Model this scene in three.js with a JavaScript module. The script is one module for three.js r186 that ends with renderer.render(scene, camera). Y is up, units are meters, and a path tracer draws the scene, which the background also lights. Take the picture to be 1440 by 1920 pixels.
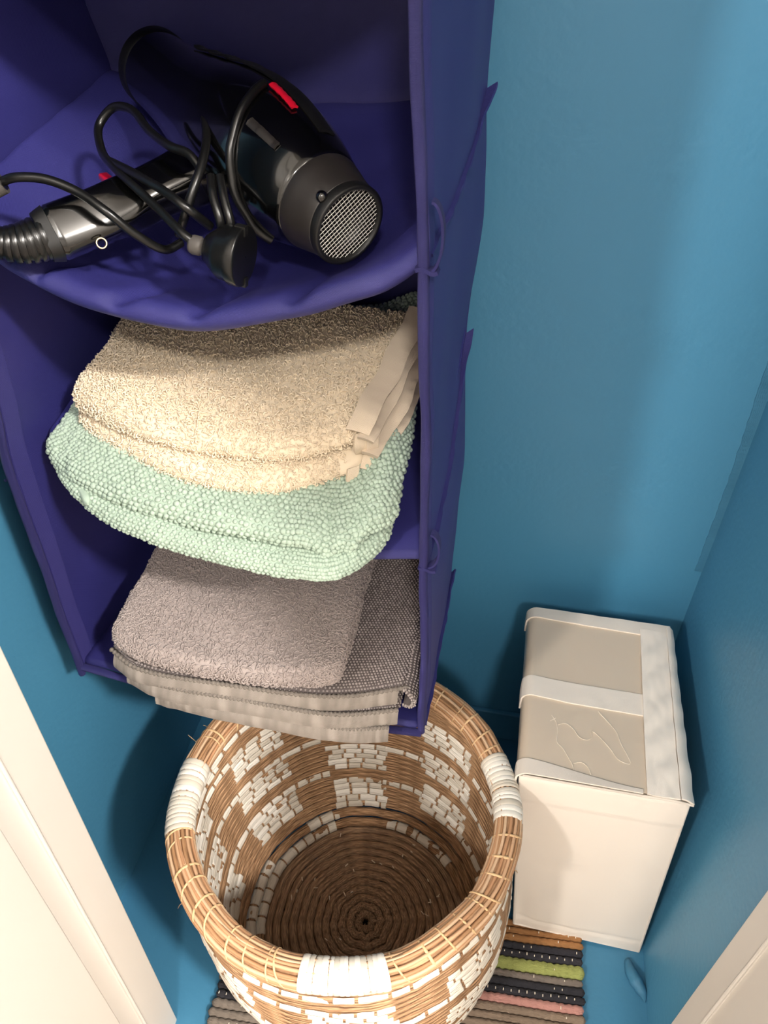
import * as THREE from 'three';
import { ImprovedNoise } from 'three/addons/math/ImprovedNoise.js';
import { mergeGeometries, mergeVertices } from 'three/addons/utils/BufferGeometryUtils.js';
import { RoundedBoxGeometry } from 'three/addons/geometries/RoundedBoxGeometry.js';

// ------------------------------------------------------------------ camera, lamps, exposure
const scene = new THREE.Scene();
scene.background = new THREE.Color(0x000000);
const camera = new THREE.PerspectiveCamera(67.27, 1440 / 1920, 0.02, 20);
camera.position.set(0, 1.0, 0);                       // phone held about a metre above the closet floor, looking down
camera.quaternion.setFromRotationMatrix(new THREE.Matrix4().makeBasis(
  new THREE.Vector3(0.98166, 0.00888, -0.19044), new THREE.Vector3(-0.12868, 0.7679, -0.62751), new THREE.Vector3(0.14067, 0.64051, 0.75496)));
scene.add(camera);
const renderer = new THREE.WebGLRenderer({ antialias: true });
renderer.toneMapping = THREE.LinearToneMapping;
renderer.toneMappingExposure = 0.87;
renderer.shadowMap.enabled = true;
const LAMPS = [                                       // ceiling lamps of the hallway outside the closet
  { at: [-1.25, 2.3, 1.65], power: 17, radius: 0.1, warm: 0xfff9f2, where: 'near the left wall of the hallway' },
  { at: [1.3, 2.3, 0.8], power: 30, radius: 0.1, warm: 0xfff9f2, where: 'near the right wall of the hallway' },
  { at: [0.3, 2.3, 1.4], power: 9.5, radius: 0.1, warm: 0xfff9f2, where: 'in the middle of the hallway' },
];

// ------------------------------------------------------------------ helpers
function rng(seed) { let s = seed >>> 0; return () => { s = (s + 0x6d2b79f5) | 0; let t = Math.imul(s ^ (s >>> 15), 1 | s); t = (t + Math.imul(t ^ (t >>> 7), 61 | t)) ^ t; return ((t ^ (t >>> 14)) >>> 0) / 4294967296; }; }
const perlin = new ImprovedNoise();
const n3 = (x, y, z) => perlin.noise(x + 100.3, y + 57.7, z + 31.1);
const V = (x, y, z) => new THREE.Vector3(x, y, z);
const lerp = (a, b, t) => a + (b - a) * t, clamp = (x, a = 0, b = 1) => Math.min(b, Math.max(a, x));
const smooth = (a, b, x) => { const t = clamp((x - a) / (b - a)); return t * t * (3 - 2 * t); };
const gauss = (x, s) => Math.exp(-x * x / (s * s));
const taken = new Map();
function numbered(name) { const k = taken.get(name) || 0; taken.set(name, k + 1); return k ? name + '_' + String(k).padStart(3, '0') : name; }
function thing(name, label, category, [x, y, z], group) {
  const o = new THREE.Group(); o.name = numbered(name); o.position.set(x, y, z); scene.add(o);
  o.userData = { label, category }; o.userData.base = undefined; delete o.userData.base;
  if (group) o.userData.group = group;
  return o;
}
const rootOf = (p) => { let o = p; const v = V(0, 0, 0); while (o && o !== scene) { v.add(o.position); o = o.parent; } return v; };
// geometry comes in world coordinates; it is moved into the frame of its parent
function obj(name, geo, mat, parent = scene, label) {
  const g = Array.isArray(geo) ? mergeGeometries(geo.map((q) => (q.index ? q.toNonIndexed() : q)).map(strip)) : geo;
  const o = new THREE.Mesh(g, mat); o.name = numbered(name);
  const off = rootOf(parent); g.translate(-off.x, -off.y, -off.z);
  o.castShadow = o.receiveShadow = true; parent.add(o);
  if (label) o.userData.label = label;
  return o;
}
function strip(g) { for (const k of Object.keys(g.attributes)) if (!['position', 'normal', 'uv'].includes(k)) g.deleteAttribute(k); return g; }
function struct(name, geo, mat, parent = scene) { const o = obj(name, geo, mat, parent); if (parent === scene) o.userData.kind = 'structure'; return o; }
function boxAt(x0, x1, y0, y1, z0, z1, r = 0) {
  const g = r ? new RoundedBoxGeometry(x1 - x0, y1 - y0, z1 - z0, 3, r) : new THREE.BoxGeometry(x1 - x0, y1 - y0, z1 - z0);
  g.translate((x0 + x1) / 2, (y0 + y1) / 2, (z0 + z1) / 2); boxUV(g); return g;
}
function boxUV(g) {                                   // uv in metres from the dominant normal
  const p = g.attributes.position, n = g.attributes.normal, uv = new Float32Array(p.count * 2);
  for (let i = 0; i < p.count; i++) {
    const ax = Math.abs(n.getX(i)), ay = Math.abs(n.getY(i)), az = Math.abs(n.getZ(i));
    if (ax >= ay && ax >= az) { uv[2 * i] = p.getZ(i); uv[2 * i + 1] = p.getY(i); }
    else if (ay >= az) { uv[2 * i] = p.getX(i); uv[2 * i + 1] = p.getZ(i); }
    else { uv[2 * i] = p.getX(i); uv[2 * i + 1] = p.getY(i); }
  }
  g.setAttribute('uv', new THREE.BufferAttribute(uv, 2)); return g;
}
// parametric surface; f(u, v) -> Vector3; us, vs scale the uv to metres; closedU / closedV average the seam normals
function grid(nu, nv, f, { us = 1, vs = 1, closedU = false, closedV = false, flip = false } = {}) {
  const pos = [], uv = [], idx = [];
  for (let j = 0; j <= nv; j++) for (let i = 0; i <= nu; i++) {
    const p = f(closedU && i === nu ? 0 : i / nu, closedV && j === nv ? 0 : j / nv); pos.push(p.x, p.y, p.z); uv.push(i / nu * us, j / nv * vs);
  }
  const w = nu + 1;
  for (let j = 0; j < nv; j++) for (let i = 0; i < nu; i++) {
    const a = j * w + i, b = a + 1, c = a + w, d = c + 1;
    if (flip) idx.push(a, c, b, b, c, d); else idx.push(a, b, c, b, d, c);
  }
  const g = new THREE.BufferGeometry();
  g.setAttribute('position', new THREE.Float32BufferAttribute(pos, 3)); g.setAttribute('uv', new THREE.Float32BufferAttribute(uv, 2)); g.setIndex(idx);
  g.computeVertexNormals();
  const n = g.attributes.normal, same = (a, b) => { const q = V(n.getX(a) + n.getX(b), n.getY(a) + n.getY(b), n.getZ(a) + n.getZ(b)).normalize(); n.setXYZ(a, q.x, q.y, q.z); n.setXYZ(b, q.x, q.y, q.z); };
  if (closedU) for (let j = 0; j <= nv; j++) same(j * w, j * w + nu);
  if (closedV) for (let i = 0; i <= nu; i++) same(i, nv * w + i);
  return g;
}
// sheet of cloth with thickness: f(u, v) is the middle, t the thickness
function sheet(nu, nv, f, t, us = 1, vs = 1) {
  const e = 1e-3, nrm = (u, v) => {
    const a = f(Math.min(u + e, 1), v).sub(f(Math.max(u - e, 0), v)), b = f(u, Math.min(v + e, 1)).sub(f(u, Math.max(v - e, 0)));
    return a.cross(b).normalize();
  };
  const side = (s) => (u, v) => f(u, v).addScaledVector(nrm(u, v), s * t / 2);
  const A = side(1), B = side(-1), edge = (q) => grid(Math.max(nu, nv), 1, (s, k) => { const [u, v] = q(s); return k ? B(u, v) : A(u, v); }, { us: us, vs: t });
  return mergeGeometries([grid(nu, nv, A, { us, vs }), grid(nu, nv, B, { us, vs, flip: true }),
    edge((s) => [1 - s, 0]), edge((s) => [s, 1]), edge((s) => [0, s]), edge((s) => [1, 1 - s])]);
}
const curve = (pts) => { const c = new THREE.CatmullRomCurve3(pts.map((p) => (p.isVector3 ? p : V(...p))), false, 'centripetal'); return c; };
// swept tube with a radius function, closed ends; prof(angle) scales the two axes
function sweep(pts, rad, seg = 40, sides = 10, { prof, up, cap = true } = {}) {
  const c = pts.getPoint ? pts : curve(pts), fr = c.computeFrenetFrames(seg, false), rows = [];
  const P = (k) => c.getPointAt(clamp(k / seg));
  for (let k = 0; k <= seg; k++) {
    let N = fr.normals[k], B = fr.binormals[k];
    if (up) { const T = fr.tangents[k]; B = T.clone().cross(up).normalize(); N = B.clone().cross(T).normalize(); }
    rows.push([P(k), N, B, rad(k / seg)]);
  }
  const at = (k, a) => { const [p, N, B, r] = rows[k]; const q = prof ? prof(a, k / seg) : [Math.cos(a), Math.sin(a)]; return p.clone().addScaledVector(N, r * q[0]).addScaledVector(B, r * q[1]); };
  const len = c.getLength();
  const parts = [grid(sides, seg, (u, v) => at(Math.round(v * seg), u * Math.PI * 2), { closedU: true, us: 1, vs: len })];
  if (cap) for (const k of [0, seg]) parts.push(grid(sides, 2, (u, v) => rows[k][0].clone().lerp(at(k, u * Math.PI * 2), v), { closedU: true, us: 0.02, vs: 0.02, flip: k === 0 }));
  const g = mergeGeometries(parts.map((q) => q)); return g;
}
const sp = (x, e) => Math.sign(x) * Math.pow(Math.abs(x), e);
const superProf = (a, b, e) => (t) => [a * sp(Math.cos(t), e), b * sp(Math.sin(t), e)];
// folded cloth layer: rounded slab between a front and a back line
function slab({ front, back, t, e = 0.5, taper = (w) => 1, bend = () => 0, nu = 60, nr = 100, round = 0.03, lump = 0.002, seed = 0 }) {
  const F = curve(front), Bk = curve(back);
  const f = (u, s) => {                               // s runs from the front middle over the top to the back and underneath
    const ue = clamp(u), ss = ((s % 1) + 1) % 1, p0 = F.getPoint(ue), p1 = Bk.getPoint(ue), c = p0.clone().add(p1).multiplyScalar(0.5), d = p0.clone().sub(p1).multiplyScalar(0.5);
    const q = Math.min(ue, 1 - ue) / round, k = q >= 1 ? 1 : Math.sqrt(Math.max(0, 1 - (1 - q) * (1 - q)));
    const dl = Math.min(0.4, t * 0.5 * e / d.length()), cut = (1 - k) * t * 0.5 / d.length();
    let w, ends;
    if (ss < 0.06 || ss > 0.94) { const a = (ss > 0.5 ? ss - 1 : ss) / 0.06 * Math.PI / 2; w = 1 - dl + dl * Math.cos(a); ends = Math.sin(a); }
    else if (ss < 0.44) { w = lerp(1 - dl, dl - 1, (ss - 0.06) / 0.38); ends = 1; }
    else if (ss < 0.56) { const a = (ss - 0.44) / 0.12 * Math.PI + Math.PI / 2; w = -(1 - dl) + dl * Math.cos(a); ends = Math.sin(a); }
    else { w = lerp(dl - 1, 1 - dl, (ss - 0.56) / 0.38); ends = -1; }
    const tt = t * taper(w, ue) * Math.max(k, 0.02) * (1 - 0.06 * w * w);
    const p = c.addScaledVector(d, w * (1 - cut));
    p.y += tt * 0.5 * ends + bend(ue, w, ends);
    if (lump) { p.y += lump * n3(p.x * 18 + seed, p.z * 18, seed) * 1.4; p.z += lump * n3(p.x * 22 + seed, p.y * 40, 5 + seed); p.x += lump * n3(p.z * 22 + seed, p.y * 40, 9 + seed); }
    return p;
  };
  const g = grid(nu, nr, f, { closedV: true, us: F.getLength(), vs: 2 * F.getPoint(0.5).distanceTo(Bk.getPoint(0.5)) });
  return { f, geo: g };
}
function frameAt(f, u, s, e = 2e-3) {
  const a = f(Math.min(u + e, 1), s).sub(f(Math.max(u - e, 0), s)), b = f(u, s + e).sub(f(u, s - e)), n = a.clone().cross(b).normalize();
  return { p: f(u, s), n, t: a.normalize() };
}
// points over a slab, equally spaced; keep(u, s, p, n) filters
function spread(f, pitch, keep, R, jitter = 0.5, stagger = true) {
  const out = [], ns = 400, ring = []; let L = 0, prev = f(0.5, 0); ring.push(0);
  for (let i = 1; i <= ns; i++) { const p = f(0.5, i / ns); L += p.distanceTo(prev); ring.push(L); prev = p; }
  const rows = Math.round(L / pitch), width = f(0, 0.02).distanceTo(f(1, 0.02));
  let i = 0;
  for (let r = 0; r < rows; r++) {
    const target = (r + (R() - 0.5) * jitter * 0.3) * L / rows; while (i < ns && ring[i + 1] < target) i++; while (i > 0 && ring[i] > target) i--;
    const s0 = (i + (target - ring[i]) / Math.max(1e-9, ring[i + 1] - ring[i])) / ns, cols = Math.round(width / pitch);
    for (let c = 0; c < cols; c++) {
      const u = clamp((c + 0.5 + (stagger && r % 2 ? 0.5 : 0) + (R() - 0.5) * jitter) / cols, 0.002, 0.998), s = (s0 + (R() - 0.5) * jitter * pitch / L + 1) % 1;
      const q = frameAt(f, u, s);
      if (keep(u, s, q.p, q.n)) out.push(q);
    }
  }
  return out;
}
function pile(name, pts, geo, mat, parent, size, R, { tilt = 0.6, lift = 0, tone = 0.06, dark } = {}) {
  const m = new THREE.InstancedMesh(geo, mat, pts.length); m.name = numbered(name); m.userData.kind = 'stuff'; m.castShadow = m.receiveShadow = true;
  const off = rootOf(parent), M = new THREE.Matrix4(), q = new THREE.Quaternion(), q2 = new THREE.Quaternion(), up = V(0, 1, 0), c = new THREE.Color();
  pts.forEach(({ p, n }, i) => {
    const d = n.clone().add(V((R() - 0.5) * 2 * tilt, (R() - 0.5) * 2 * tilt, (R() - 0.5) * 2 * tilt)).normalize();
    q.setFromUnitVectors(up, d); q2.setFromAxisAngle(up, R() * Math.PI * 2); q.multiply(q2);
    const k = size * (0.75 + 0.5 * R());
    M.compose(p.clone().addScaledVector(n, lift).sub(off), q, V(k, k * (0.8 + 0.4 * R()), k)); m.setMatrixAt(i, M);
    const g = 1 - tone + 2 * tone * R(); m.setColorAt(i, c.setRGB(g, g, g));
  });
  parent.add(m); return m;
}
// ------------------------------------------------------------------ computed textures
function tex(w, h, f, { srgb = false, repeat = [1, 1] } = {}) {
  const d = new Uint8Array(w * h * 4);
  for (let y = 0; y < h; y++) for (let x = 0; x < w; x++) { const c = f(x / w, y / h, x, y), k = (y * w + x) * 4; d[k] = clamp(c[0]) * 255; d[k + 1] = clamp(c[1]) * 255; d[k + 2] = clamp(c[2]) * 255; d[k + 3] = 255; }
  const t = new THREE.DataTexture(d, w, h); t.wrapS = t.wrapT = THREE.RepeatWrapping; t.magFilter = THREE.LinearFilter; t.minFilter = THREE.LinearMipmapLinearFilter; t.generateMipmaps = true;
  if (srgb) t.colorSpace = THREE.SRGBColorSpace; t.repeat.set(...repeat); t.needsUpdate = true; return t;
}
const tile = (u, v, f, oct = 4) => {                  // noise that repeats over the unit square
  let s = 0, a = 0.5; for (let o = 0; o < oct; o++) { const k = f * 2 ** o, X = u * k, Y = v * k;
    const q = (dx, dy) => n3(X - dx * k, Y - dy * k, o * 7.3); const w = q(0, 0) * (1 - u) * (1 - v) + q(1, 0) * u * (1 - v) + q(0, 1) * (1 - u) * v + q(1, 1) * u * v; s += a * w; a *= 0.5; } return s; };
const RT = rng(11);
const wallBump = tex(512, 512, (u, v) => { const a = 0.5 + 0.5 * tile(u, v, 24, 3) + 0.25 * tile(u, v, 6, 2); return [a, a, a]; }, { repeat: [6, 6] });
const weave = tex(128, 128, (u, v, x, y) => { const a = 0.5 + 0.25 * (((x >> 2) + (y >> 2)) % 2 ? 1 : -1) * Math.abs(Math.sin(x * Math.PI / 4) * Math.sin(y * Math.PI / 4)) + 0.1 * (RT() - 0.5); return [a, a, a]; }, { repeat: [60, 60] });
const streak = (dark, light, f, repeat) => tex(256, 256, (u, v) => { const a = clamp(0.5 + 0.9 * tile(u, (v * 5) % 1, f, 3) + 0.55 * tile(u * 1, v, 5, 2)); return [lerp(dark[0], light[0], a), lerp(dark[1], light[1], a), lerp(dark[2], light[2], a)]; }, { srgb: true, repeat });
// fibres run along v of the swept coil; u goes round it
const fibre = (c0, c1, seed) => tex(128, 512, (u, v) => {
  let a = 0.5 + 0.9 * n3(u * 26 + seed, Math.sin(v * Math.PI * 2) * 2.2, Math.cos(v * Math.PI * 2) * 2.2 + seed) + 0.4 * n3(u * 60 + seed, Math.sin(v * 6.283) * 5, Math.cos(v * 6.283) * 5); a = clamp(a);
  return [lerp(c0[0], c1[0], a), lerp(c0[1], c1[1], a), lerp(c0[2], c1[2], a)]; }, { srgb: true, repeat: [1, 4] });
const fibreBump = fibre([0, 0, 0], [1, 1, 1], 3); fibreBump.colorSpace = THREE.NoColorSpace;
const plankBump = tex(256, 256, (u, v) => { const a = 0.5 + 0.5 * tile(u, v, 3, 4); return [a, a, a]; }, { repeat: [5, 5] });
const std = (o) => new THREE.MeshStandardMaterial(o), phy = (o) => new THREE.MeshPhysicalMaterial(o);
const M = {
  blue: std({ color: 0x4a8aac, roughness: 0.45, bumpMap: wallBump, bumpScale: 0.0006 }),
  blueFloor: std({ color: 0x3f7b9c, roughness: 0.5, bumpMap: wallBump, bumpScale: 0.0006 }),
  trim: std({ color: 0xd8d2c9, roughness: 0.42, bumpMap: plankBump, bumpScale: 0.0008 }),
  white: std({ color: 0xb4b0ab, roughness: 0.8 }),
  hallFloor: std({ color: 0x857b72, roughness: 0.6 }),
  navy: phy({ color: 0x2a2969, roughness: 0.55, sheen: 0.15, sheenColor: new THREE.Color(0x8a80e0), sheenRoughness: 0.45, bumpMap: weave, bumpScale: 0.00025 }),
  navyTrim: phy({ color: 0x2f2d70, roughness: 0.65, sheen: 0.2, sheenColor: new THREE.Color(0x8a80e0), sheenRoughness: 0.5, bumpMap: weave, bumpScale: 0.0005 }),
  cream: phy({ color: 0xe9d9c0, roughness: 0.95, sheen: 0.3, sheenColor: new THREE.Color(0xfff2dd), sheenRoughness: 0.6 }),
  creamHem: std({ color: 0xdccbb4, roughness: 0.9, bumpMap: weave, bumpScale: 0.0004 }),
  green: phy({ color: 0xa6b8a8, roughness: 0.95, sheen: 0.25, sheenColor: new THREE.Color(0xd8efe2), sheenRoughness: 0.6 }),
  mauve: phy({ color: 0xa79b96, roughness: 0.95, sheen: 0.3, sheenColor: new THREE.Color(0xe5d8d0), sheenRoughness: 0.6 }),
  waffle: std({ color: 0x655c5a, roughness: 0.95 }),
  waffleHem: std({ map: streak([0.45, 0.42, 0.39], [0.67, 0.63, 0.59], 8, [16, 1]), roughness: 0.9, bumpMap: weave, bumpScale: 0.0003 }),
  waffleDot: std({ color: 0x9f9591, roughness: 0.95 }),
  glossBlack: phy({ color: 0x050505, roughness: 0.16, clearcoat: 0.8, clearcoatRoughness: 0.06 }),
  satinBlack: std({ color: 0x070707, roughness: 0.5 }),
  rubber: std({ color: 0x0e0e0e, roughness: 0.3 }),
  greyRubber: std({ color: 0x4a4643, roughness: 0.55 }),
  nozzle: std({ color: 0x242120, roughness: 0.38 }),
  mesh: std({ color: 0xcfcdc8, roughness: 0.35, metalness: 0.8 }),
  red: phy({ color: 0xc5122d, roughness: 0.3, clearcoat: 0.5 }),
  gold: std({ color: 0xe6d2a0, roughness: 0.25, metalness: 0.9 }),
  straw: std({ map: fibre([0.5, 0.37, 0.25], [0.78, 0.62, 0.47], 1), roughness: 0.75, bumpMap: fibreBump, bumpScale: 0.0012 }),
  strawDark: std({ map: fibre([0.52, 0.41, 0.32], [0.76, 0.63, 0.5], 5), roughness: 0.7, bumpMap: fibreBump, bumpScale: 0.001 }),
  stitch: std({ color: 0xd6b285, roughness: 0.6 }),
  strand: [0xc8a07c, 0xb58863, 0xd0ae8c, 0xa67d58].map((c) => std({ color: c, roughness: 0.65 })),
  strip: [0xe6ded0, 0xdad1c2, 0xefe8dc, 0xd2c8b8].map((c) => std({ color: c, roughness: 0.7, bumpMap: fibreBump, bumpScale: 0.0006 })),
  boxCloth: phy({ color: 0xefe4d7, roughness: 0.85, sheen: 0.2, sheenColor: new THREE.Color(0xffffff), bumpMap: weave, bumpScale: 0.0002 }),
  plastic: phy({ color: 0xf2e3cf, roughness: 0.3, transmission: 0.38, thickness: 0, ior: 1.45, specularIntensity: 0.8 }),
  crease: std({ color: 0xf0e4d2, roughness: 0.5 }),
  steel: std({ color: 0xbfc0c2, roughness: 0.3, metalness: 0.9 }),
};
const DRY = { knob: 0.75, spine: -0.35, red: -0.03, slot: 0.62, ring: [-0.2342, 0.8389, -0.3880], wrap: [0.140, 0.182, 0.05, 2.4] };
const rag = {}; const ragMat = (hex) => rag[hex] || (rag[hex] = std({ color: hex, roughness: 0.95, bumpMap: wallBump, bumpScale: 0.002 }));

// ------------------------------------------------------------------ setting: closet niche and the hallway in front of it
const ZB = -0.70, XL = -0.40, XR = 0.245, TOP = 2.4;
struct('floor', boxAt(-2.0, 1.9, -0.1, 0, -0.85, -0.08), M.blueFloor);
struct('floor_hall', boxAt(-2.0, 1.9, -0.1, -0.001, -0.08, 2.9), M.hallFloor);
const wallBack = struct('wall_back', boxAt(XL - 0.1, XR + 0.1, 0, TOP, ZB - 0.1, ZB), M.blue);
struct('wall_left', boxAt(XL - 0.1, XL, 0, TOP, ZB, -0.253), M.blue);
const wallRight = struct('wall_right', boxAt(XR, XR + 0.1, 0, TOP, ZB, -0.31), M.blue);
struct('ceiling', boxAt(-2.0, 1.9, TOP, TOP + 0.1, -0.85, 2.9), M.white);
struct('wall_front_left', boxAt(-2.0, -0.30, 0, TOP, -0.253, -0.09), M.white);
struct('wall_front_right', boxAt(0.26, 1.9, 0, TOP, -0.31, -0.09), M.white);
struct('wall_front_header', boxAt(-0.30, 0.26, 2.02, TOP, -0.253, -0.09), M.white);
struct('wall_hall_left', boxAt(-2.1, -2.0, 0, TOP, -0.253, 2.9), M.white);
struct('wall_hall_right', boxAt(1.9, 2.0, 0, TOP, -0.31, 2.9), M.white);
struct('wall_hall_back', boxAt(-2.0, 1.9, 0, TOP, 2.9, 3.0), M.white);
struct('baseboard_back', boxAt(XL, XR, 0, 0.06, ZB, ZB + 0.008, 0.002), M.blue);
// door linings: stop, lining and casing edge, one set on each side of the opening
function lining(name, x, dir, z0, z1, z2, z3) {
  const o = struct(name, boxAt(Math.min(x, x - dir * 0.024), Math.max(x, x - dir * 0.024), 0, 2.02, z0, z1, 0.002), M.trim);
  const s = struct('lining_board', boxAt(Math.min(x - dir * 0.003, x - dir * 0.024), Math.max(x - dir * 0.003, x - dir * 0.024), 0, 2.02, z1 - 0.001, z2, 0.0015), M.trim, o);
  struct('bead', sweep([V(x - dir * 0.0005, 0, z1 - 0.001), V(x - dir * 0.0005, 1, z1 - 0.001), V(x - dir * 0.0005, 2.02, z1 - 0.001)], () => 0.0016, 6, 8), M.trim, o);
  struct('casing', boxAt(Math.min(x + dir * 0.001, x - dir * 0.024), Math.max(x + dir * 0.001, x - dir * 0.024), 0, 2.06, z2 + 0.0012, z3, 0.002), M.trim, o);
  return o;
}
lining('trim_1', -0.278, 1, -0.253, -0.2145, -0.195, -0.075);
lining('trim_2', 0.235, -1, -0.31, -0.279, -0.215, -0.075);
struct('trim_3', boxAt(-0.278, 0.235, 2.0, 2.03, -0.253, -0.08, 0.002), M.trim);
// old paint line beside the corner of the back wall, and lumpy filler where the right wall meets the floor
{
  const R = rng(5), edge = []; for (let i = 0; i <= 60; i++) edge.push(0.008 + 0.005 * smooth(0.25, 0.9, i / 60) + (R() - 0.5) * 0.0012);
  struct('paint_edge', sheet(60, 2, (u, v) => V(lerp(XR - edge[Math.round(u * 60)], XR, v), lerp(0.38, 0.75, u), ZB + 0.0008), 0.0016), M.blue, wallBack);
  struct('floor_filler', sweep([V(0.225, 0.001, -0.415), V(0.229, 0.003, -0.40), V(0.236, 0.004, -0.388), V(0.241, 0.003, -0.379), V(0.243, 0.0, -0.372)], (t) => 0.0075 * Math.sin(Math.PI * clamp(0.12 + t * 0.82)) + 0.0012 * n3(t * 9, 2, 3), 30, 10), M.blueFloor, wallRight);
}

// ------------------------------------------------------------------ hallway ceiling lamps
LAMPS.forEach((l) => {
  const t = thing('ceiling_lamp', 'round white lamp on the ceiling ' + l.where, 'lamp', [l.at[0], l.at[1], l.at[2]]);
  const b = new THREE.CylinderGeometry(l.radius * 1.1, l.radius * 1.15, 0.03, 40); b.translate(l.at[0], TOP - 0.015, l.at[2]); obj('mount', b, M.trim, t);
  const s = new THREE.SphereGeometry(l.radius, 32, 16); s.scale(1, 0.72, 1); s.translate(l.at[0], TOP - 0.03 - l.radius * 0.6, l.at[2]);
  const g = obj('shade', s, std({ color: 0xffffff, emissive: new THREE.Color(l.warm), emissiveIntensity: 4, roughness: 0.6 }), t); g.castShadow = false;
  const p = new THREE.PointLight(l.warm, l.power, 0, 2); p.position.set(0, TOP - 0.03 - l.radius * 1.4 - l.at[1] - 0.02, 0); p.castShadow = true; p.shadow.radius = 4.75; p.name = 'lamp_light'; t.add(p);
});
// closet rod that the organizer hangs from
{
  const t = thing('closet_rod', 'steel clothes rod across the closet that carries the hanging organizer', 'rod', [-0.08, 1.5, -0.49]);
  obj('rod', sweep([V(XL, 1.5, -0.49), V(-0.1, 1.5, -0.49), V(XR, 1.5, -0.49)], () => 0.0125, 20, 20), M.steel, t);
  for (const x of [XL + 0.005, XR - 0.005]) obj('bracket', sweep([V(x - 0.005, 1.5, -0.49), V(x, 1.5, -0.49), V(x + 0.005, 1.5, -0.49)], () => 0.025, 4, 20), M.steel, t);
}

// ------------------------------------------------------------------ hanging organizer
const table = (rows) => (y) => { if (y <= rows[0][0]) return rows[0][1]; for (let i = 1; i < rows.length; i++) if (y <= rows[i][0]) return lerp(rows[i - 1][1], rows[i][1], smooth(0, 1, (y - rows[i - 1][0]) / (rows[i][0] - rows[i - 1][0])) * 0.5 + 0.5 * (y - rows[i - 1][0]) / (rows[i][0] - rows[i - 1][0])); return rows[rows.length - 1][1]; };
const ORG = { y0: 0.42, y1: 1.29, zf: -0.39, zb: -0.59 };
const FR = table([[0.42, -0.037], [0.628, -0.043], [0.845, -0.053], [0.957, -0.062], [1.06, -0.066], [1.29, -0.07]]);
const BR = table([[0.42, -0.037], [0.571, -0.035], [0.712, -0.042], [0.80, -0.038], [0.889, -0.042], [0.94, -0.043], [1.29, -0.05]]);
const FL = table([[0.42, -0.358], [0.66, -0.348], [0.714, -0.341], [0.85, -0.336], [1.06, -0.334], [1.29, -0.333]]);
const BL = table([[0.42, -0.338], [0.71, -0.325], [0.886, -0.315], [0.93, -0.326], [1.29, -0.33]]);
const orgZf = (y) => ORG.zf - 0.006 * smooth(0.62, 0.42, y);
const org = thing('hanging_organizer', 'tall purple navy fabric hanging organizer with open shelves holding hair dryer and towels', 'organizer', [-0.2, 0.42, -0.49]);
const sideR = (y, w) => V(lerp(FR(y), BR(y), w) + 0.004 * Math.sin(w * Math.PI) * Math.sin((y - 0.42) * 14.5) * 0.6 + 0.0022 * n3(y * 14, w * 3, 2), y, lerp(orgZf(y), ORG.zb, w));
const sideL = (y, w) => V(lerp(FL(y), BL(y), w) - 0.005 * Math.sin(w * Math.PI) + 0.003 * n3(y * 12, w * 3, 8), y, lerp(orgZf(y), ORG.zb, w));
const yA = ORG.y0, yB = ORG.y1, H = yB - yA;
obj('side_panel', sheet(24, 160, (u, v) => sideR(lerp(yA, yB, v), u), 0.0016, 0.2, H), M.navy, org);
obj('side_panel', sheet(24, 160, (u, v) => sideL(lerp(yA, yB, v), u), 0.0016, 0.2, H), M.navy, org);
obj('back_panel', sheet(24, 120, (u, v) => { const y = lerp(yA, yB, v); return V(lerp(BL(y), BR(y), u), y, ORG.zb + 0.004 * n3(u * 4, y * 9, 4) - 0.006 * Math.sin(u * Math.PI)); }, 0.0016, 0.3, H), M.navy, org);
// shelves: the upper one hangs like a hammock under the dryer
const creases = [[0.20, 0.012], [0.27, 0.014], [0.42, 0.016], [0.53, 0.018], [0.66, 0.02], [0.13, 0.012]];
const shelf1Front = [[-0.335, 0.848, -0.394], [-0.30, 0.822, -0.388], [-0.26, 0.806, -0.384], [-0.19, 0.799, -0.382], [-0.115, 0.815, -0.384], [-0.075, 0.829, -0.388], [-0.053, 0.844, -0.392]];
const shelf1 = slab({ front: shelf1Front, back: [[-0.317, 0.886, -0.588], [-0.24, 0.874, -0.588], [-0.18, 0.871, -0.588], [-0.10, 0.876, -0.588], [-0.042, 0.889, -0.588]], t: 0.017, e: 1.3, round: 0.004, lump: 0.001, nu: 160, nr: 100,
  taper: (w) => lerp(0.22, 1, smooth(0.45, 0.96, w)),
  bend: (u, w, s) => -0.026 * Math.sin(Math.PI * u) * (1 - w * w) * (0.75 + 0.25 * w) - creases.reduce((a, [c, k]) => a + 0.0058 * gauss(u - c - 0.10 * (1 - w) + 0.02, k) * smooth(0.5, 0.85, w) * (1 - 0.55 * smooth(0.93, 1, w)) * smooth(-0.6, 0.5, s), 0) + 0.0015 * n3(u * 9, w * 4, 3) });
obj('shelf', shelf1.geo, M.navy, org);
const shelf2 = slab({ front: [[-0.343, 0.668, -0.432], [-0.28, 0.640, -0.394], [-0.19, 0.624, -0.386], [-0.11, 0.623, -0.388], [-0.044, 0.631, -0.392]], back: [[-0.325, 0.715, -0.588], [-0.19, 0.70, -0.588], [-0.042, 0.712, -0.588]], t: 0.008, e: 0.8, round: 0.004, lump: 0.001, nu: 80, nr: 100, taper: (w) => lerp(0.4, 1, smooth(0.6, 0.96, w)), bend: (u, w) => -0.022 * Math.sin(Math.PI * u) * (1 - w * w) });
obj('shelf', shelf2.geo, M.navy, org);
obj('shelf', slab({ front: [[-0.358, 0.434, -0.398], [-0.2, 0.424, -0.392], [-0.038, 0.425, -0.395]], back: [[-0.338, 0.43, -0.588], [-0.19, 0.424, -0.588], [-0.038, 0.425, -0.588]], t: 0.009, e: 0.8, round: 0.004, lump: 0.001 }).geo, M.navy, org, 'bottom shelf of the organizer');
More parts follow.
